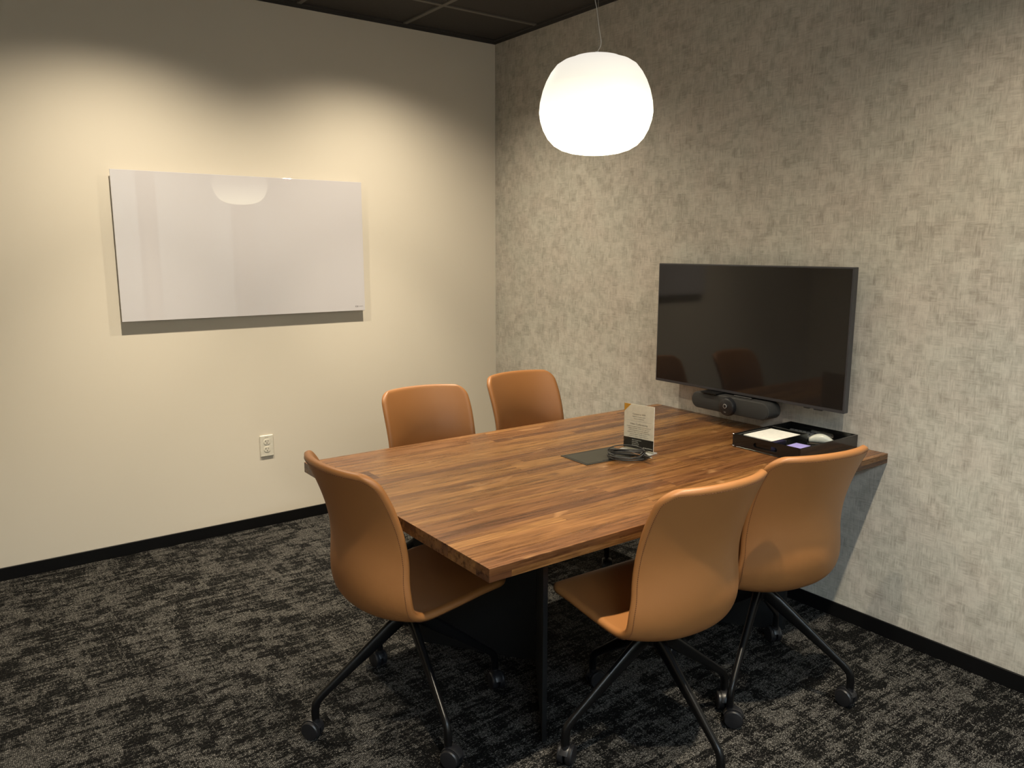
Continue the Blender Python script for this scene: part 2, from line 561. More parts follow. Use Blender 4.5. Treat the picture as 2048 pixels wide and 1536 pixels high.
# ------------------------------------------------------------------ the setting
struct('floor', box((XL-0.1, YF-1.9, -0.05), (0.1, 0.1, 0.0)), M['carpet'])
struct('wall_back', box((XL-0.1, 0.0, 0.0), (0.0, 0.12, H)), M['paint'])
struct('wall_right', box((0.0, YF-1.9, 0.0), (0.12, 0.12, H)), M['paper'])
struct('wall_left', box((XL-0.12, YF-1.9, 0.0), (XL, 0.0, H)), M['paint'])

# front wall: painted piers with a glazed panel on each side, a door opening between them
piers = [(-0.16, 0.0), (-1.10, -1.00), (-2.10, -1.98), (XL, -3.55)]
bm = bmesh.new()
for a, b in piers:
    add_box(bm, (a, YF-0.1, 0.0), (b, YF, H))
add_box(bm, (XL, YF-0.1, 2.35), (0.0, YF, H))
struct('wall_front', bm, M['paint'])
def glazing(name, x0, x1):
    fr = bmesh.new()
    for a, b in ((x0, x0+0.04), (x1-0.04, x1)):
        add_box(fr, (a, YF-0.075, 0.0), (b, YF-0.025, 2.35), 0.002, 1)
    for a, b in ((0.0, 0.09), (2.31, 2.35)):
        add_box(fr, (x0+0.04, YF-0.075, a), (x1-0.04, YF-0.025, b), 0.002, 1)
    w = struct(name, fr, M['black_metal'])
    obj('pane', box((x0+0.04, YF-0.054, 0.09), (x1-0.04, YF-0.046, 2.31)), M['glass'], w)
glazing('window_1', -1.00, -0.16)
glazing('window_2', -1.98, -1.10)
glazing('window_3', -3.55, -3.25)
# open doorway between window_2 pier and window_3 (the photographer stands in front of it)
struct('wall_corridor', box((XL, YF-1.9, 0.0), (0.0, YF-1.8, H)), M['paint'])

struct('baseboard_back', box((XL, -0.008, 0.0), (-0.0, 0.0, 0.0614), 0.0015, 1), M['base'])
struct('baseboard_right', box((-0.008, YF, 0.0), (0.0, -0.008, 0.0614), 0.0015, 1), M['base'])
struct('baseboard_left', box((XL, YF, 0.0), (XL+0.008, -0.008, 0.0614), 0.0015, 1), M['base'])

# suspended ceiling: black tiles between dark tees, wall angle round the edge
bm = bmesh.new()
xs = [0.0]+[GX-TILE*k for k in range(6) if GX-TILE*k > XL]+[XL]
ys = [0.0]+[GY-TILE*k for k in range(8) if GY-TILE*k > YF]+[YF]
for i in range(len(xs)-1):
    for j in range(len(ys)-1):
        add_box(bm, (xs[i+1]+0.004, ys[j+1]+0.004, H+0.006), (xs[i]-0.004, ys[j]-0.004, H+0.02))
add_box(bm, (XL-0.1, YF-1.9, H+0.02), (0.1, 0.1, H+0.06))
struct('ceiling', bm, M['tile'])
bm = bmesh.new()
for x in xs[1:-1]:
    add_box(bm, (x-0.012, YF, H-0.002), (x+0.012, 0, H+0.006))
for y in ys[1:-1]:
    add_box(bm, (XL, y-0.012, H-0.0015), (0, y+0.012, H+0.0055))
struct('trim_1', bm, M['tee'])
bm = bmesh.new()
add_box(bm, (XL, -0.022, H-0.003), (0, -0.0005, H+0.006))
add_box(bm, (XL, -0.004, H-0.018), (0, -0.0005, H-0.003))
add_box(bm, (-0.022, YF, H-0.003), (-0.0005, -0.022, H+0.006))
add_box(bm, (-0.004, YF, H-0.018), (-0.0005, -0.004, H-0.003))
struct('trim_2', bm, M['tile'])
struct('ceiling_corridor', box((XL, YF-1.8, H-0.001), (0, YF-0.1, H+0.018)), M['white_metal'])

# ------------------------------------------------------------------ recessed lamps
def downlight(x, y, label):
    t = empty('recessed_downlight', (x, y, H+0.005))
    tag(t, label, 'ceiling light', 'recessed ceiling downlights')
    bm = add_lathe(bmesh.new(), [(0.058, -0.004), (0.075, -0.008), (0.078, -0.005), (0.078, 0.0), (0.058, 0.0), (0.058, -0.004)], 40, cap=False)
    obj('trim_ring', bm, M['white_metal'], t, smooth=True)
    bm = add_lathe(bmesh.new(), [(0.0, 0.0), (0.057, 0.0), (0.057, -0.002), (0.0, -0.002)], 40, cap=False)
    obj('lens', bm, M['diffuser'], t)
pos_words = {(-0.928, -0.729): 'nearest the room corner, washing the right of the painted wall',
             (-2.147, -0.729): 'near the painted wall, above the left end of the whiteboard',
             (-0.928, -3.167): 'over the wallpapered wall side, above the near side of the table',
             (-2.147, -3.167): 'in front of the camera position, above the open carpet'}
for x in DOWN_X:
    for y in DOWN_Y:
        downlight(x, y, 'round recessed ceiling downlight '+pos_words[(x, y)])
t = empty('ceiling_panel_light', (-2.2, -5.6, H-0.002))
tag(t, 'long flat ceiling panel light in the corridor outside the glazed wall', 'ceiling light')
obj('housing', box((-1.52, -0.27, -0.03), (1.52, 0.27, 0.0), 0.004, 1), M['white_metal'], t)
obj('diffuser', box((-1.49, -0.24, -0.033), (1.49, 0.24, -0.0302)), M['tube_diffuser'], t)

# ------------------------------------------------------------------ table
TX0, TY0, TY1, TZ, TH = -1.8476, -2.6074, -1.4148, 0.73, 0.0373
table = empty('conference_table', (-0.92, -2.0, 0))
tag(table, 'rectangular walnut butcher block conference table attached to the wallpapered wall', 'table')
def loc_box(parent_loc, a, b, bev, seg=1):
    a = [a[i]-parent_loc[i] for i in range(3)]; b = [b[i]-parent_loc[i] for i in range(3)]
    return box(a, b, bev, seg)
TL = (-0.92, -2.0, 0)
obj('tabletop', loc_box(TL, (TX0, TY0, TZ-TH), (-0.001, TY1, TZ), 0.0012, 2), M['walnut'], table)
def chevron(xe, xv):
    """V shaped upright panel: ends at xe on both sides, vertex at xv"""
    bm = bmesh.new()
    d = 0.007
    y0, yv, y1 = -2.39, -1.995, -1.60
    s = 1 if xv > xe else -1
    k = math.hypot(xv-xe, yv-y0)
    nx, ny = (yv-y0)/k, abs(xv-xe)/k
    ext = d/nx
    outer = [(xe+ext, y0), (xv+ext, yv), (xe+ext, y1)]
    inner = [(xe-ext, y1), (xv-ext, yv), (xe-ext, y0)]
    pts = outer+inner
    lo = [bm.verts.new((x-TL[0], y-TL[1], 0.002)) for x, y in pts]
    hi = [bm.verts.new((x-TL[0], y-TL[1], TZ-TH-0.0005)) for x, y in pts]
    for i in range(6):
        j = (i+1) % 6
        bm.faces.new((lo[i], lo[j], hi[j], hi[i]))
    bm.faces.new((lo[0], lo[1], lo[4], lo[5])); bm.faces.new((lo[1], lo[2], lo[3], lo[4]))
    bm.faces.new((hi[0], hi[1], hi[4], hi[5])); bm.faces.new((hi[1], hi[2], hi[3], hi[4]))
    return bm
obj('leg', chevron(-1.496, -1.215), M['laminate'], table)
obj('leg', chevron(-0.275, -0.58), M['laminate'], table)

# table-top power box with its lid
g = empty('table_power_box', (-0.915, -1.985, TZ), math.radians(-2.5))
tag(g, 'dark flush rectangular power box lid in the middle of the tabletop', 'power box')
bm = bmesh.new()
w, d = 0.125, 0.078
for a, b in (((-w, -d), (-w+0.010, d)), ((w-0.010, -d), (w, d)), ((-w+0.010, -d), (w-0.010, -d+0.010)), ((-w+0.010, d-0.010), (w-0.010, d))):
    add_box(bm, (*a, 0.0), (*b, 0.0022), 0.0005, 1)
obj('rim', bm, M['lid_rim'], g)
obj('lid', box((-w+0.0115, -d+0.0115, 0.0), (w-0.0115, d-0.0115, 0.0026), 0.0006, 1), M['lid'], g)
obj('finger_slot', box((-0.035, -d+0.0125, 0.0024), (0.035, -d+0.021, 0.0029)), M['lens'], g)

# ------------------------------------------------------------------ chairs
# side view of the shell: centre line (f, z) and rim line (f, z, half width), front of the seat to top of the back
CEN = [(.262, .425), (.252, .444), (.222, .452), (.150, .445), (.060, .424), (-.020, .408), (-.080, .403), (-.130, .408), (-.170, .425),
       (-.199, .455), (-.214, .500), (-.219, .550), (-.215, .610), (-.213, .670), (-.225, .740), (-.251, .815), (-.286, .889)]
EDG = [(.255, .432, .205), (.246, .446, .210), (.220, .453, .214), (.150, .451, .216), (.070, .444, .217), (-.005, .437, .217), (-.055, .434, .217),
       (-.084, .438, .217), (-.104, .448, .217), (-.115, .468, .217), (-.121, .505, .217), (-.122, .550, .210), (-.120, .605, .207),
       (-.129, .670, .206), (-.150, .740, .208), (-.181, .812, .209), (-.225, .890, .205)]
CENS = smooth_path([(a, b, 0) for a, b in CEN], 4)
EDGS = smooth_path(EDG, 4)
NS = len(CENS)
ARC = [0.0]
for i in range(1, NS):
    ARC.append(ARC[-1]+(CENS[i]-CENS[i-1]).length)
LTOT = ARC[-1]
def sample(s):
    s = min(max(s, 0.0), LTOT)
    for i in range(1, NS):
        if ARC[i] >= s: break
    t = (s-ARC[i-1])/(ARC[i]-ARC[i-1]+1e-9)
    return CENS[i-1].lerp(CENS[i], t), EDGS[i-1].lerp(EDGS[i], t)
RT, RF = 0.050, 0.070
def shell_point(u, s):
    c, e = sample(s)
    w0 = w_ = e.z
    if s < RF: q = (RF-s)/RF; w_ = w_-RF+RF*math.sqrt(max(0, 1-q*q))
    d = LTOT-s
    if d < RT: q = (RT-d)/RT; w_ = w_-RT+RT*math.sqrt(max(0, 1-q*q))
    k = abs(u*w_/w0)**2.3
    crown = 0.004*(1-u*u)*max(0, 1-d/0.15)
    return Vector((c.x+(e.x-c.x)*k, u*w_, c.y+(e.y-c.y)*k+crown))
def shell_rows():
    rows = [0, .0012, .0035, .0075, .013, .021, .032, .046, .060, RF]
    s = RF+0.03
    while s < LTOT-RT-0.015:
        rows.append(s); s += 0.024
    rows += [LTOT-RT, LTOT-.040, LTOT-.028, LTOT-.019, LTOT-.013, LTOT-.0075, LTOT-.0035, LTOT-.0012, LTOT]
    return rows
UH = [0, .16, .32, .48, .62, .73, .81, .87, .91, .94, .963, .981, .993, 1]
US = [-u for u in UH[:0:-1]]+UH
def shell_normal(u, s):
    a = shell_point(min(u+.02, 1), s)-shell_point(max(u-.02, -1), s)
    q0 = min(max(s, 0.012), LTOT-0.012)
    b = shell_point(u*0.9, q0+.01)-shell_point(u*0.9, q0-.01)
    return a.cross(b).normalized()
THICK = 0.0265
def make_shell(parent):
    bm = bmesh.new()
    rows = shell_rows()
    NR, NU = len(rows), len(US)
    top, bot = {}, {}
    for i, s in enumerate(rows):
        for j, u in enumerate(US):
            p = shell_point(u, s)
            if i in (0, NR-1) or j in (0, NU-1):
                top[i, j] = bot[i, j] = bm.verts.new(p)
                continue
            w_ = (shell_point(1, s)-shell_point(-1, s)).length/2
            d = min((1-abs(u))*w_, s, LTOT-s)/(THICK*0.62)
            d = min(d, 1.0)
            h = THICK/2*math.sqrt(1-(1-d)**2)
            n = shell_normal(u, s)
            top[i, j] = bm.verts.new(p+n*h)
            bot[i, j] = bm.verts.new(p-n*h)
    for i in range(NR-1):
        for j in range(NU-1):
            for g_ in (top, bot):
                q = [g_[i, j], g_[i, j+1], g_[i+1, j+1], g_[i+1, j]]
                q = list(dict.fromkeys(q))
                if len(q) >= 3:
                    try: bm.faces.new(q)
                    except ValueError: pass
    o = obj('seat_shell', bm, M['leather'], parent, smooth=True)
    sb = o.modifiers.new('smooth', 'SUBSURF'); sb.levels = 1; sb.render_levels = 1
    return o
def make_stitching(parent):
    # dashes along both long sides and the top edge, on the outer face 12 mm inside the rim
    bm = bmesh.new()
    path = []
    k = 150
    for i in range(k+1): path.append((-0.945, 0.02+(LTOT-0.055)*i/k))
    top = LTOT-0.013
    for i in range(1, 40): path.append((-0.93+1.86*i/40, top))
    for i in range(k, -1, -1): path.append((0.945, 0.02+(LTOT-0.055)*i/k))
    P = []
    for u, s in path:
        p = shell_point(u, s)
        du = shell_point(min(u+.02, 1), s)-shell_point(max(u-.02, -1), s)
        ds = shell_point(u, min(s+.01, LTOT))-shell_point(u, max(s-.01, 0))
        n = du.cross(ds).normalized()
        c = Vector((0.05, 0, 0.62))
        if n.dot(p-c) < 0: n = -n
        P.append(p+n*0.0132)
    for a, b in zip(P[:-1], P[1:]):
        L = (b-a).length
        if L < 0.001: continue
        m_ = max(1, round(L/0.0065))
        for q in range(m_):
            p0 = a+(b-a)*((q+0.15)/m_); p1 = a+(b-a)*((q+0.62)/m_)
            add_tube(bm, [p0, p1], 0.0009, 4)
    return obj('stitching', bm, M['thread'], parent)
def make_leg(parent, ang):
    bm = bmesh.new()
    Z = Vector((0, 0, 1)); Y = Vector((0, 1, 0))
    secs = []
    for r, z, hw, hh in ((0.0, 0.348, 0.016, 0.024), (0.025, 0.334, 0.0140, 0.024), (0.06, 0.308, 0.0122, 0.0235), (0.12, 0.263, 0.0112, 0.0205), (0.19, 0.211, 0.0105, 0.0165),
                         (0.25, 0.166, 0.0100, 0.0135), (0.283, 0.141, 0.0098, 0.0125)):
        d = Vector((0.80, 0, -0.60))
        n = Vector((0.60, 0, 0.80))
        secs.append(((r, 0, z), Y*hw, n*hh))
    secs += [((0.298, 0, 0.128), Y*0.0098, Vector((0.80, 0, 0.60))*0.0130),
             ((0.307, 0, 0.115), Y*0.0100, Vector((0.96, 0, 0.28))*0.0130),
             ((0.311, 0, 0.095), Y*0.0105, Vector((1, 0, 0))*0.0125),
             ((0.311, 0, 0.066), Y*0.0110, Vector((1, 0, 0))*0.0120)]
    add_loft(bm, secs, 16, 2.8)
    return obj('leg', bm, M['black_metal'], parent, auto=40, rot=(0, 0, ang))
def make_caster(parent):
    bm = bmesh.new()
    R_ = 0.0295
    for sy in (-1, 1):
        prof = [(0, 0.004), (R_*0.97, 0.004), (R_, 0.006), (R_, 0.0195), (R_*0.9, 0.0230), (R_*0.5, 0.0245), (0, 0.0248)]
        add_lathe(bm, [(r, h*sy) for r, h in prof], 32, (-0.012, 0, R_), 'y', cap=False)
    # hood over the wheels and the stem socket
    hood = []
    for k in range(9):
        a = math.radians(20+k*18)
        hood.append(((-0.012+0.0315*math.cos(a), 0, R_+0.0315*math.sin(a)), Vector((0, 1, 0))*0.0125, Vector((math.cos(a), 0, math.sin(a)))*0.0022))
    add_loft(bm, hood, 10, 3)
    add_lathe(bm, [(0.0, 0.034), (0.0105, 0.034), (0.0115, 0.045), (0.0115, 0.068), (0.0, 0.068)], 20, (0, 0, 0), 'z', cap=False)
    add_loft(bm, [((-0.012, 0, R_), (0, 0.0035, 0), (0.006, 0, 0)), ((0, 0, 0.05), (0, 0.0035, 0), (0.008, 0, 0))], 8, 3)
    return obj('caster', bm, M['black_plastic'], parent, auto=35, loc=(0.311, 0, 0))
def make_hub(parent):
    bm = bmesh.new()
    add_lathe(bm, [(0.0, 0.305), (0.020, 0.307), (0.026, 0.320), (0.028, 0.345), (0.026, 0.360), (0.034, 0.368), (0.0, 0.369)], 32, cap=False)
    add_box(bm, (-0.06, -0.06, 0.368), (0.10, 0.06, 0.385), 0.004, 2)
    return obj('hub', bm, M['black_metal'], parent, auto=40)
def make_chair(label):
    root = empty('swivel_chair')
    tag(root, label, 'chair', 'tan leather conference chairs')
    sh = make_shell(root)
    make_stitching(sh)
    make_hub(root)
    for k in range(4):
        lg = make_leg(root, PI/2*k)
        make_caster(lg)
    return root
def copy_tree(o, parent=None):
    c = o.copy()
    COL.objects.link(c)
    if parent:
        c.parent = parent
    for ch_ in [q for q in bpy.data.objects if q.parent == o]:
        copy_tree(ch_, c)
    return c
def set_base(root, base_ang, shell_ang, seed):
    rnd = random.Random(seed)
    k = 0
    for lg in root.children:
        if lg.name.startswith('leg'):
            lg.rotation_euler = (0, 0, base_ang-shell_ang+PI/2*k)
            lg.children[0].rotation_euler = (0, 0, rnd.uniform(0, 2*PI))
            k += 1
proto = make_chair('')
specs = [  # x, y, facing, base angle, label
    (-1.745, -1.997, 3.6, -8.2, 'tan leather swivel chair at the free end of the table, facing the screen'),
    (-1.204, -2.549, 88.1, 82.5, 'tan leather swivel chair closest to the camera, middle of the near side of the table'),
    (-0.675, -2.547, 79.7, 22.6, 'tan leather swivel chair on the near side, next to the wallpapered wall'),
    (-1.188, -1.338, -94.9, -50.0, 'tan leather swivel chair on the far side, farther from the room corner'),
    (-0.573, -1.253, -89.7, -64.0, 'tan leather swivel chair on the far side, nearest the room corner'),
]
for i, (x, y, a, b, lab) in enumerate(specs):
    c = proto if i == 0 else copy_tree(proto)
    c.location = (x, y, 0)
    c.rotation_euler = (0, 0, math.radians(a))
    c['label'] = lab
    set_base(c, math.radians(b), math.radians(a), i+3)

# ------------------------------------------------------------------ pendant lamp
pz = 1.819
t = empty('pendant_lamp', (PEND[0], PEND[1], H))
tag(t, 'large rounded white opal glass pendant lamp glowing over the table', 'lamp')
prof = [(0.0, 0.003), (0.06, 0.005), (0.09, 0.010), (0.12, 0.0195), (0.145, 0.034), (0.166, 0.056), (0.182, 0.085), (0.192, 0.115), (0.196, 0.142),
        (0.193, 0.175), (0.184, 0.212), (0.172, 0.243), (0.157, 0.270), (0.138, 0.294), (0.116, 0.308), (0.094, 0.3155), (0.084, 0.3170), (0.080, 0.3215), (0.073, 0.3235), (0.0, 0.3235)]
bm = add_lathe(bmesh.new(), prof, 96, cap=False)
obj('glass_shade', bm, M['opal'], t, smooth=True, loc=(0, 0, pz-H))
bm = add_lathe(bmesh.new(), [(0.0, 0.3235), (0.030, 0.3235), (0.030, 0.3265), (0.008, 0.330), (0.006, 0.342), (0.0, 0.342)], 32, cap=False)
obj('top_cap', bm, M['white_metal'], t, auto=35, loc=(0, 0, pz-H))
zt = pz-H+0.336
bm = bmesh.new()
add_tube(bm, smooth_path([(0.006, 0, zt), (0.004, 0.001, zt+0.08), (0.002, 0, zt+0.20), (0, 0, -0.02)], 6), 0.0011, 6)
obj('suspension_wire', bm, M['steel_wire'], t, smooth=True)
bm = bmesh.new()
add_tube(bm, smooth_path([(-0.003, 0, zt), (0.012, -0.006, zt+0.03), (0.006, -0.004, zt+0.075), (-0.004, 0, zt+0.14), (-0.012, 0.004, zt+0.22), (-0.006, 0, -0.02)], 8), 0.0012, 6)
obj('power_cord', bm, M['white_metal'], t, smooth=True)
bm = add_lathe(bmesh.new(), [(0.0, -0.028), (0.055, -0.026), (0.060, -0.020), (0.060, -0.003), (0.0, -0.003)], 40, cap=False)
obj('ceiling_canopy', bm, M['white_metal'], t, auto=35)

# ------------------------------------------------------------------ whiteboard
WX0, WX1, WZ0, WZ1 = -2.1761, -0.9234, 1.1546, 1.8577
wb = empty('whiteboard', (WX0, 0, WZ0))
tag(wb, 'frameless white glass whiteboard on the painted wall reflecting the lamp', 'whiteboard')
W_, H_ = WX1-WX0, WZ1-WZ0
obj('glass_panel', box((0, -0.030, 0), (W_, -0.024, H_), 0.0012, 2), M['board'], wb)
obj('backing_panel', box((0.03, -0.0238, 0.03), (W_-0.03, -0.019, H_-0.05)), M['backing'], wb)
for i, (a, b) in enumerate(((0.12, 0.12), (W_-0.12, 0.12), (0.12, H_-0.12), (W_-0.12, H_-0.12))):
    bm = add_lathe(bmesh.new(), [(0.0, 0.0), (0.014, 0.0), (0.014, -0.0186), (0.0, -0.0186)], 20, (a, 0, b), 'y', cap=False)
    obj('wall_mount', bm, M['silver'], wb)
lg = empty
bm = bmesh.new()
a, b, c, d_ = W_-0.0585, W_-0.0425, 0.0200, 0.0275
for q0, q1 in (((a, c), (b, c+0.0014)), ((a, d_-0.0014), (b, d_)), ((a, c), (a+0.0014, d_)), ((b-0.0014, c), (b, d_)), ((b-0.0045, c), (b-0.003, c+0.004))):
    add_box(bm, (q0[0], -0.0303, q0[1]), (q1[0], -0.0300, q1[1]))
obj('maker_mark', bm, M['print_grey'], wb)
text_mesh([('QUARTET', 0.0062, W_-0.0385, 0.0215, 'LEFT')], M['print_grey'], 'lettering', wb, Vector((0, -0.0301, 0)), Matrix.Rotation(PI/2, 4, 'X'))

# ------------------------------------------------------------------ outlet
ot = empty('wall_outlet', (-1.5145, 0, 0.4485))
tag(ot, 'white duplex electrical outlet low on the painted wall', 'outlet')
obj('cover_plate', box((-0.036, -0.007, -0.0585), (0.036, 0.0, 0.0585), 0.0035, 3), M['white_plastic'], ot)
for dz in (0.0225, -0.0185):
    bm = bmesh.new()
    ring = []
    for k in range(32):
        a = 2*PI*k/32
        ring.append((0.0172*math.cos(a), max(-0.0145, min(0.0145, 0.0172*math.sin(a)))))
    lo = [bm.verts.new((x, -0.0065, z+dz)) for x, z in ring]; hi = [bm.verts.new((x*0.97, -0.0088, z*0.97+dz)) for x, z in ring]
    for i in range(32):
        j = (i+1) % 32
        bm.faces.new((lo[i], lo[j], hi[j], hi[i]))
    bm.faces.new(hi)
    so = obj('socket', bm, M['white_plastic'], ot)
    bm = bmesh.new()
    add_box(bm, (-0.0078, -0.0092, dz+0.0005), (-0.0056, -0.0087, dz+0.009))
    add_box(bm, (-0.0105, -0.0092, dz+0.0020), (-0.0078, -0.0087, dz+0.0045))
    add_box(bm, (0.0056, -0.0092, dz+0.0010), (0.0076, -0.0087, dz+0.008))
    add_lathe(bm, [(0.0, -0.0092), (0.0026, -0.0092), (0.0026, -0.0087)], 12, (0, 0, dz-0.0070), 'y', cap=False)
    obj('slots', bm, M['slot'], so)
bm = add_lathe(bmesh.new(), [(0.0, -0.0082), (0.0022, -0.008), (0.0026, -0.007)], 12, (0, 0, 0.002), 'y', cap=False)
obj('screw', bm, M['white_metal'], ot)
text_mesh([('20A 125V', 0.0045, 0, 0.0445, 'CENTER')], M['slot'], 'lettering', ot, Vector((0, -0.0071, 0)), Matrix.Rotation(PI/2, 4, 'X'))

# ------------------------------------------------------------------ television
TVX, TVY0, TVY1, TVZ0, TVZ1 = -0.100, -1.4907, -2.4727, 0.8725, 1.4315
tv = empty('television', (0, -1.982, 1.152))
tag(tv, 'black flat television mounted on the wallpapered wall above the table end', 'television')
hw, hh = 0.491, 0.2795
bm = box((TVX, -hw, -hh), (TVX+0.030, hw, hh), 0.002, 2)
add_box(bm, (TVX+0.030, -hw*0.62, -hh*0.72), (TVX+0.052, hw*0.62, hh*0.35), 0.006, 2)
obj('casing', bm, M['tvcase'], tv)
obj('screen', box((TVX-0.0008, -hw+0.0065, -hh+0.013), (TVX+0.0002, hw-0.0065, hh-0.0065)), M['screen'], tv)
bm = bmesh.new()
add_box(bm, (TVX+0.052, -0.22, -0.15), (-0.002, -0.19, 0.12), 0.002, 1)
add_box(bm, (TVX+0.052, 0.19, -0.15), (-0.002, 0.22, 0.12), 0.002, 1)
add_box(bm, (-0.012, -0.24, -0.10), (-0.001, 0.24, 0.08), 0.002, 1)
obj('wall_bracket', bm, M['black_metal'], tv)
bm = bmesh.new()
add_box(bm, (TVX+0.002, -0.34, -hh-0.004), (TVX+0.016, -0.315, -hh+0.001), 0.001, 1)
obj('sensor', bm, M['black_plastic'], tv)
bm = bmesh.new()
add_box(bm, (TVX+0.002, -0.395, -hh-0.005), (TVX+0.02, -0.36, -hh+0.001), 0.001, 1)
obj('sensor', bm, M['black_plastic'], tv)

# ------------------------------------------------------------------ video conference bar
BYC, BZC = -1.965, 0.8295
vb = empty('video_conference_bar', (-0.125, BYC, BZC))
tag(vb, 'rounded dark grey video conference camera bar hanging below the television', 'conference camera')
def stadium(hw_, r, x, n=14):
    pts = []
    for k in range(n+1):
        a = -PI/2+PI*k/n; pts.append((x, hw_-r+r*math.cos(a), r*math.sin(a)))
    for k in range(n+1):
        a = PI/2+PI*k/n; pts.append((x, -hw_+r+r*math.cos(a), r*math.sin(a)))
    return pts
def stadium_solid(hw_, r, x0, x1, bev=0.003):
    bm = bmesh.new()
    prof = [(x1, 1.0), (x0+bev, 1.0), (x0+bev*0.3, 0.985), (x0, 0.95)]
    rings = []
    for x, k in prof:
        d = r*(1-k)
        rings.append([bm.verts.new(p) for p in stadium(hw_-d, r-d, x)])
    n = len(rings[0])
    for A, B in zip(rings[:-1], rings[1:]):
        for i in range(n):
            j = (i+1) % n
            bm.faces.new((A[i], A[j], B[j], B[i]))
    bm.faces.new(rings[0]); bm.faces.new(rings[-1])
    return bm
obj('housing', stadium_solid(0.206, 0.037, -0.020, 0.060), M['barcase'], vb, auto=35)
bm = stadium_solid(0.2025, 0.0335, -0.0235, -0.0185, 0.002)
obj('speaker_grille', bm, M['barface'], vb, auto=35)
bm = add_lathe(bmesh.new(), [(0.0, -0.047), (0.030, -0.047), (0.0375, -0.042), (0.0405, -0.034), (0.0405, -0.020), (0.036, -0.015), (0.0, -0.015)], 48, (0, -0.004, -0.004), 'x', cap=False)
hd = obj('camera_head', bm, M['black_plastic'], vb, auto=35)
bm = add_lathe(bmesh.new(), [(0.0, -0.0500), (0.0085, -0.0498), (0.0120, -0.0480), (0.0125, -0.0460)], 32, (0, -0.004, 0.000), 'x', cap=False)
obj('lens', bm, M['lens'], hd, smooth=True)
bm = add_lathe(bmesh.new(), [(0.0072, -0.0503), (0.0088, -0.0506), (0.0098, -0.0496), (0.0098, -0.048)], 32, (0, -0.004, 0.000), 'x', cap=False)
obj('lens_ring', bm, M['ring'], hd, smooth=True)
text_mesh([('logi', 0.0075, 0, -0.0235, 'CENTER')], M['ring'], 'lettering', hd, Vector((-0.0475, -0.004, -0.004)), Matrix.Rotation(-PI/2, 4, 'Z') @ Matrix.Rotation(PI/2, 4, 'X'))
bm = bmesh.new()
add_box(bm, (-0.034, 0.058, 0.0370), (0.058, 0.146, 0.0420), 0.003, 2)
add_box(bm, (0.010, -0.095, 0.0370), (0.058, 0.000, 0.0420), 0.002, 1)
add_box(bm, (0.0565, -0.075, 0.020), (0.062, -0.045, 0.080), 0.002, 1)
add_box(bm, (0.0565, -0.010, 0.020), (0.062, 0.015, 0.080), 0.002, 1)
add_box(bm, (0.0565, 0.085, 0.020), (0.062, 0.115, 0.080), 0.002, 1)
obj('mounting_bracket', bm, M['black_metal'], vb)

# ------------------------------------------------------------------ table sign
SA = math.radians(-79.5)      # direction of the sign's width seen from the camera side
sg = empty('table_sign', (-0.756, -2.030, TZ))
tag(sg, 'small upright acrylic table sign with printed instructions and an amber corner', 'sign')
sg.rotation_euler = (0, 0, SA)     # local +x runs to the reader's right, local -y faces the reader
sw, sh_ = 0.1355, 0.172
obj('acrylic_stand', add_box(box((-sw/2-0.001, -0.0035, 0.004), (sw/2+0.001, -0.0015, sh_+0.013), 0.0004, 1), (-sw/2-0.001, 0.0015, 0.004), (sw/2+0.001, 0.0035, sh_+0.013), 0.0004, 1), M['acrylic'], sg)
obj('acrylic_foot', box((-sw/2-0.006, -0.027, 0.0), (sw/2+0.001, 0.027, 0.0045), 0.0012, 2), M['acrylic_edge'], sg)
ZB = 0.012
pp = obj('paper_insert', box((-sw/2, -0.0012, ZB), (sw/2, 0.0012, ZB+sh_)), M['sign_white'], sg)
obj('black_band', box((-sw/2, -0.00135, ZB), (sw/2, -0.00122, ZB+0.041)), M['ink'], pp)
bm = bmesh.new()
tri = [(-sw/2, ZB+sh_), (-sw/2+0.0315, ZB+sh_), (-sw/2, ZB+sh_-0.0315)]
f0 = [bm.verts.new((x, -0.00135, z)) for x, z in tri]; f1 = [bm.verts.new((x, -0.00122, z)) for x, z in tri]
bm.faces.new(f0); bm.faces.new(f1)
for i in range(3): bm.faces.new((f0[i], f0[(i+1) % 3], f1[(i+1) % 3], f1[i]))
obj('amber_corner', bm, M['amber'], pp)
def Yp(px): return ZB+sh_-px*sh_/1000.0
body = ['Connect the Logitech system to your computer by', 'plugging in the USB + HDMI cable. Start your', 'conferencing application. In the application',
        'preferences, select "Logi Group" for both video', 'and audio options. Use the remote or', 'synchronous display to adjust volume and', 'camera settings.']
RX = Matrix.Rotation(PI/2, 4, 'X')
lines = [('Connect to WiFi', 0.0086, 0, Yp(232), 'CENTER'), ('Network: Industrious Wi-Fi', 0.0052, 0, Yp(285), 'CENTER'), ('Password: Industrious', 0.0052, 0, Yp(330), 'CENTER'),
         ('Video Conferencing', 0.0098, 0, Yp(462), 'CENTER')]
for i, s_ in enumerate(body): lines.append((s_, 0.0052, 0, Yp(512+i*43), 'CENTER'))
text_mesh(lines, M['ink_text'], 'lettering', pp, Vector((0, -0.0014, 0)), RX)
obj('divider_line', box((-sw/2+0.010, -0.00135, Yp(376)), (sw/2-0.008, -0.00122, Yp(373))), M['ring'], pp)
lines = [('Book meeting rooms,', 0.0048, -sw/2+0.039, ZB+0.0315, 'LEFT'), ('private offices,', 0.0048, -sw/2+0.039, ZB+0.0245, 'LEFT'),
         ('and more in the', 0.0048, -sw/2+0.039, ZB+0.0175, 'LEFT'), ('Member Portal.', 0.0048, -sw/2+0.039, ZB+0.0105, 'LEFT'),
         ]
text_mesh(lines, M['paper_white'], 'lettering', pp, Vector((0, -0.0015, 0)), RX)
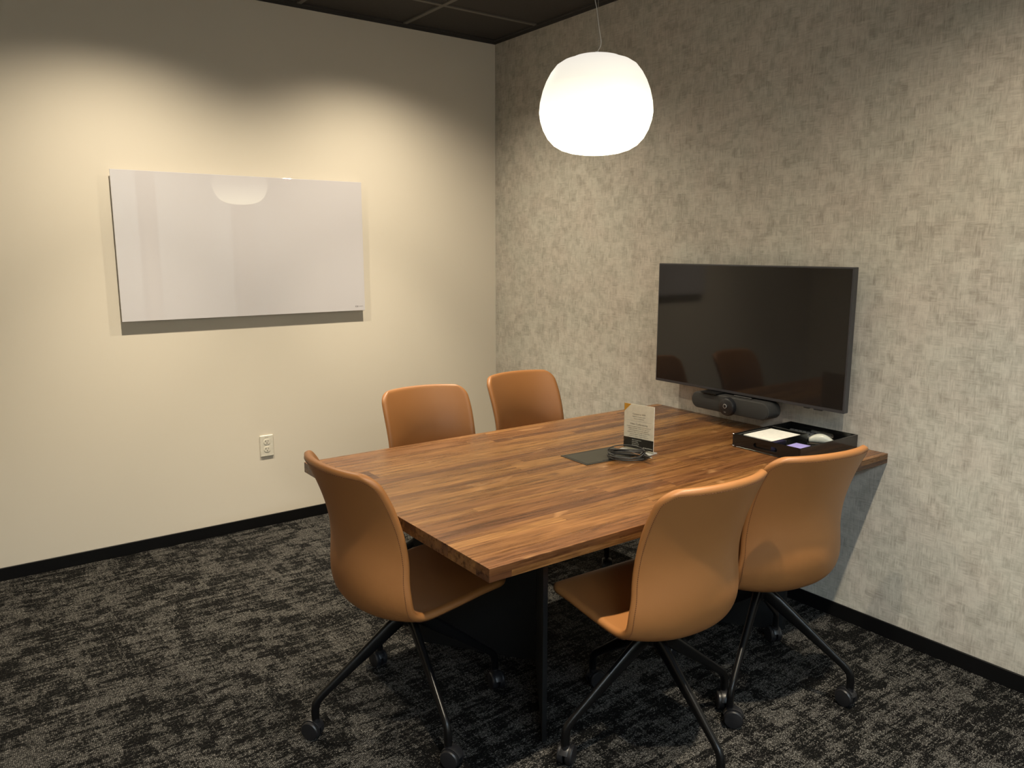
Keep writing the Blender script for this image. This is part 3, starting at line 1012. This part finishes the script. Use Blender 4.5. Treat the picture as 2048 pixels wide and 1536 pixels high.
text_mesh([('INDUSTRIOUS', 0.0056, sw/2-0.004, ZB+0.0065, 'RIGHT')], M['paper_white'], 'lettering', pp, Vector((0, -0.0015, 0)), RX)
bm = bmesh.new()
x0 = sw/2-0.046
f0 = [bm.verts.new(v) for v in ((x0, -0.0015, ZB+0.0065), (x0+0.0045, -0.0015, ZB+0.0065), (x0+0.0022, -0.0015, ZB+0.0115))]
bm.faces.new(f0)
obj('logo_mark', bm, M['paper_white'], pp)

# ------------------------------------------------------------------ coiled cable
cb = empty('coiled_cable', (-0.872, -2.082, TZ+0.004))
tag(cb, 'dark grey connection cable coiled in loose loops on the power box lid', 'cable')
rnd = random.Random(11)
pts = []
# tail out of the box
pts += [(-0.055, 0.035, -0.001), (-0.035, 0.02, 0.002)]
loops = 7
for L_ in range(loops):
    ph = rnd.uniform(-0.3, 0.3)
    ra, rb = rnd.uniform(0.058, 0.074), rnd.uniform(0.036, 0.056)
    tilt = math.radians(-40+rnd.uniform(-18, 18)); lift = rnd.uniform(0.003, 0.013); pa = rnd.uniform(0, 2*PI)
    ox, oy = rnd.uniform(-0.006, 0.006), rnd.uniform(-0.008, 0.008)
    for k in range(10):
        a = 2*PI*k/10
        ex, ey = ra*math.cos(a), rb*math.sin(a)
        x_ = ex*math.cos(tilt)-ey*math.sin(tilt)+ox
        y_ = ex*math.sin(tilt)+ey*math.cos(tilt)+oy
        z_ = 0.001+0.0030*L_+lift*(1+math.sin(a+pa))
        pts.append((x_, y_, max(0.0, z_)))
pts += [(0.030, -0.050, 0.020), (0.030, -0.065, 0.021)]
bm = bmesh.new()
add_tube(bm, smooth_path(pts, 5), 0.0023, 8)
obj('wire', bm, M['cable'], cb, smooth=True)
bm = bmesh.new()
add_box(bm, (0.024, -0.092, 0.015), (0.037, -0.066, 0.0235), 0.002, 2)
cn = obj('connector', bm, M['cable'], cb)
obj('metal_tip', box((0.0265, -0.103, 0.017), (0.0345, -0.0925, 0.0215), 0.0008, 1), M['silver'], cn)

# ------------------------------------------------------------------ desk tray and what is in it
TRX0, TRX1, TRY0, TRY1, TRH = -0.392, -0.012, -2.488, -2.186, 0.052
tr = empty('desk_tray', ((TRX0+TRX1)/2, (TRY0+TRY1)/2, TZ))
tag(tr, 'gloss black rectangular desk tray with slotted handles at the wall end of the table', 'tray')
a_, b_ = (TRX1-TRX0)/2, (TRY1-TRY0)/2
obj('floor_panel', box((-a_, -b_, 0.0), (a_, b_, 0.005), 0.0008, 1), M['gloss_black'], tr)
tk = 0.006
for sy in (-1, 1):
    y0, y1 = sorted((sy*b_, sy*(b_-tk)))
    obj('side_panel', box((-a_, y0, 0.005), (a_, y1, TRH), 0.0008, 1), M['gloss_black'], tr)
def handle_panel(x0, x1):
    bm = bmesh.new()
    yi = b_-tk
    hwid, hz0, hz1 = 0.053, 0.017, 0.035
    r = (hz1-hz0)/2
    hole = []
    for k in range(9):
        a = -PI/2+PI*k/8; hole.append((hwid-r+r*math.cos(a), (hz0+hz1)/2+r*math.sin(a)))
    for k in range(9):
        a = PI/2+PI*k/8; hole.append((-hwid+r+r*math.cos(a), (hz0+hz1)/2+r*math.sin(a)))
    n = len(hole)
    outer = []
    for (y, z) in hole:     # matching outer points on the rectangle
        outer.append((yi if y > 0 else -yi, 0.005 if z < (hz0+hz1)/2 else TRH))
    for xx in (x0, x1):
        ho = [bm.verts.new((xx, y, z)) for y, z in hole]
        co = {c: bm.verts.new((xx, *c)) for c in ((yi, 0.005), (yi, TRH), (-yi, TRH), (-yi, 0.005))}
        # right cap, left cap fans and the two long strips
        cs = [(yi, 0.005), (yi, TRH), (-yi, TRH), (-yi, 0.005)]
        for i in range(0, 4): bm.faces.new((co[cs[0]], ho[i], ho[i+1]))
        bm.faces.new((co[cs[0]], ho[4], co[cs[1]]))
        for i in range(4, 8): bm.faces.new((co[cs[1]], ho[i], ho[i+1]))
        bm.faces.new((co[cs[1]], ho[8], ho[9], co[cs[2]]))
        for i in range(9, 13): bm.faces.new((co[cs[2]], ho[i], ho[i+1]))
        bm.faces.new((co[cs[2]], ho[13], co[cs[3]]))
        for i in range(13, 17): bm.faces.new((co[cs[3]], ho[i], ho[i+1]))
        bm.faces.new((co[cs[3]], ho[17], ho[0], co[cs[0]]))
        if xx == x0: A = (ho, [co[c] for c in cs])
        else: B = (ho, [co[c] for c in cs])
    for i in range(n):
        j = (i+1) % n
        bm.faces.new((A[0][i], A[0][j], B[0][j], B[0][i]))
    for i in range(4):
        j = (i+1) % 4
        bm.faces.new((A[1][i], A[1][j], B[1][j], B[1][i]))
    return bm
obj('handle_panel', handle_panel(-a_, -a_+tk), M['gloss_black'], tr)
obj('handle_panel', handle_panel(a_-tk, a_), M['gloss_black'], tr)
Z0 = TZ+0.005
# inner box holding the paper
ib = empty('paper_box', (-0.2665, -2.276, Z0))
tag(ib, 'small black open box inside the tray holding white note paper', 'box')
p_, q_ = 0.118, 0.082
obj('box_floor', box((-p_, -q_, 0), (p_, q_, 0.004)), M['gloss_black'], ib)
for a, b in (((-p_, -q_), (p_, -q_+0.005)), ((-p_, q_-0.005), (p_, q_)), ((-p_, -q_+0.005), (-p_+0.005, q_-0.005)), ((p_-0.005, -q_+0.005), (p_, q_-0.005))):
    obj('box_wall', box((*a, 0.004), (*b, 0.046), 0.0006, 1), M['gloss_black'], ib)
bm = bmesh.new()
for k in range(14):
    j = rnd.uniform(-0.0008, 0.0008); j2 = rnd.uniform(-0.0008, 0.0008)
    add_box(bm, (-0.089+j, -0.069+j2, 0.0005+k*0.0026), (0.089+j, 0.069+j2, 0.0028+k*0.0026))
np_ = obj('note_paper', bm, M['paper_white'], None, loc=(-0.2600, -2.2745, Z0+0.004))
tag(np_, 'stack of blank white note paper in the black box inside the tray', 'paper')
bm = bmesh.new()
for k in range(18):
    j = rnd.uniform(-0.0004, 0.0004)
    add_box(bm, (-0.034+j, -0.030+j, k*0.0016), (0.034+j, 0.030+j, 0.0015+k*0.0016))
sn = obj('sticky_notes', bm, M['purple'], None, loc=(-0.290, -2.412, Z0+0.0001), rot=(0, 0, math.radians(2)))
tag(sn, 'pad of lilac sticky notes in the front of the black tray', 'sticky notes')
# pale tape dispenser, silver bell-like clip, dark remote, black marker
td = empty('tape_dispenser', (-0.098, -2.385, Z0), math.radians(-60))
tag(td, 'pale rounded tape dispenser with dark foot lying in the black tray', 'tape dispenser')
bm = bmesh.new()
secs = []
for k in range(13):
    t_ = k/12
    x_ = -0.045+0.09*t_
    h_ = 0.004+0.014*math.sin(PI*(0.12+0.80*t_))
    secs.append(((x_, 0, 0.006+h_), (0, 0.013+0.005*math.sin(PI*t_), 0), (0, 0, h_)))
add_loft(bm, secs, 16, 2.5)
obj('body', bm, M['pale'], td, smooth=True)
obj('foot', box((-0.043, -0.016, 0.0), (0.043, 0.016, 0.006), 0.002, 2), M['slot'], td)
bc = empty('binder_clip', (-0.200, -2.415, Z0), math.radians(20))
tag(bc, 'small shiny silver binder clip beside the lilac notes in the tray', 'clip')
bm = bmesh.new()
add_loft(bm, [((-0.016, 0, 0.008), (0, 0.002, 0), (0, 0, 0.006)), ((0, 0, 0.009), (0, 0.007, 0), (0, 0, 0.009)), ((0.016, 0, 0.008), (0, 0.002, 0), (0, 0, 0.006))], 12, 2)
obj('body', bm, M['silver'], bc, smooth=True)
bm = bmesh.new()
add_tube(bm, [(-0.012, 0.006, 0.003), (-0.010, 0.022, 0.006), (-0.004, 0.030, 0.008), (0.004, 0.030, 0.008), (0.010, 0.022, 0.006), (0.012, 0.006, 0.003)], 0.001, 6)
obj('wire_handle', bm, M['silver'], bc, smooth=True)
rm = empty('remote_control', (-0.056, -2.285, Z0+0.0135), math.radians(-62))
tag(rm, 'dark grey slim remote control leaning inside the back of the tray', 'remote control')
rm.rotation_euler = (math.radians(28), 0, math.radians(-84))
obj('body', box((-0.072, -0.019, -0.004), (0.072, 0.019, 0.006), 0.004, 3), M['remote'], rm, auto=40)
bm = bmesh.new()
for i in range(6):
    for j in range(3):
        add_lathe(bm, [(0.003, 0.0055), (0.003, 0.0072), (0.0, 0.0074)], 10, (-0.05+i*0.018, -0.011+j*0.011, 0), 'z', cap=False)
obj('buttons', bm, M['black_plastic'], rm)
mk = empty('whiteboard_marker', (-0.085, -2.29, Z0+0.0095), math.radians(-70))
tag(mk, 'black dry erase marker lying along the middle of the tray', 'marker')
bm = add_lathe(bmesh.new(), [(0.0, -0.062), (0.008, -0.061), (0.0085, -0.058), (0.0085, 0.018), (0.0, 0.018)], 20, axis='x', cap=False)
obj('barrel', bm, M['gloss_black'], mk, auto=40)
bm = add_lathe(bmesh.new(), [(0.0, 0.0182), (0.0092, 0.0182), (0.0088, 0.050), (0.006, 0.058), (0.0, 0.060)], 20, axis='x', cap=False)
obj('cap', bm, M['remote'], mk, auto=40)
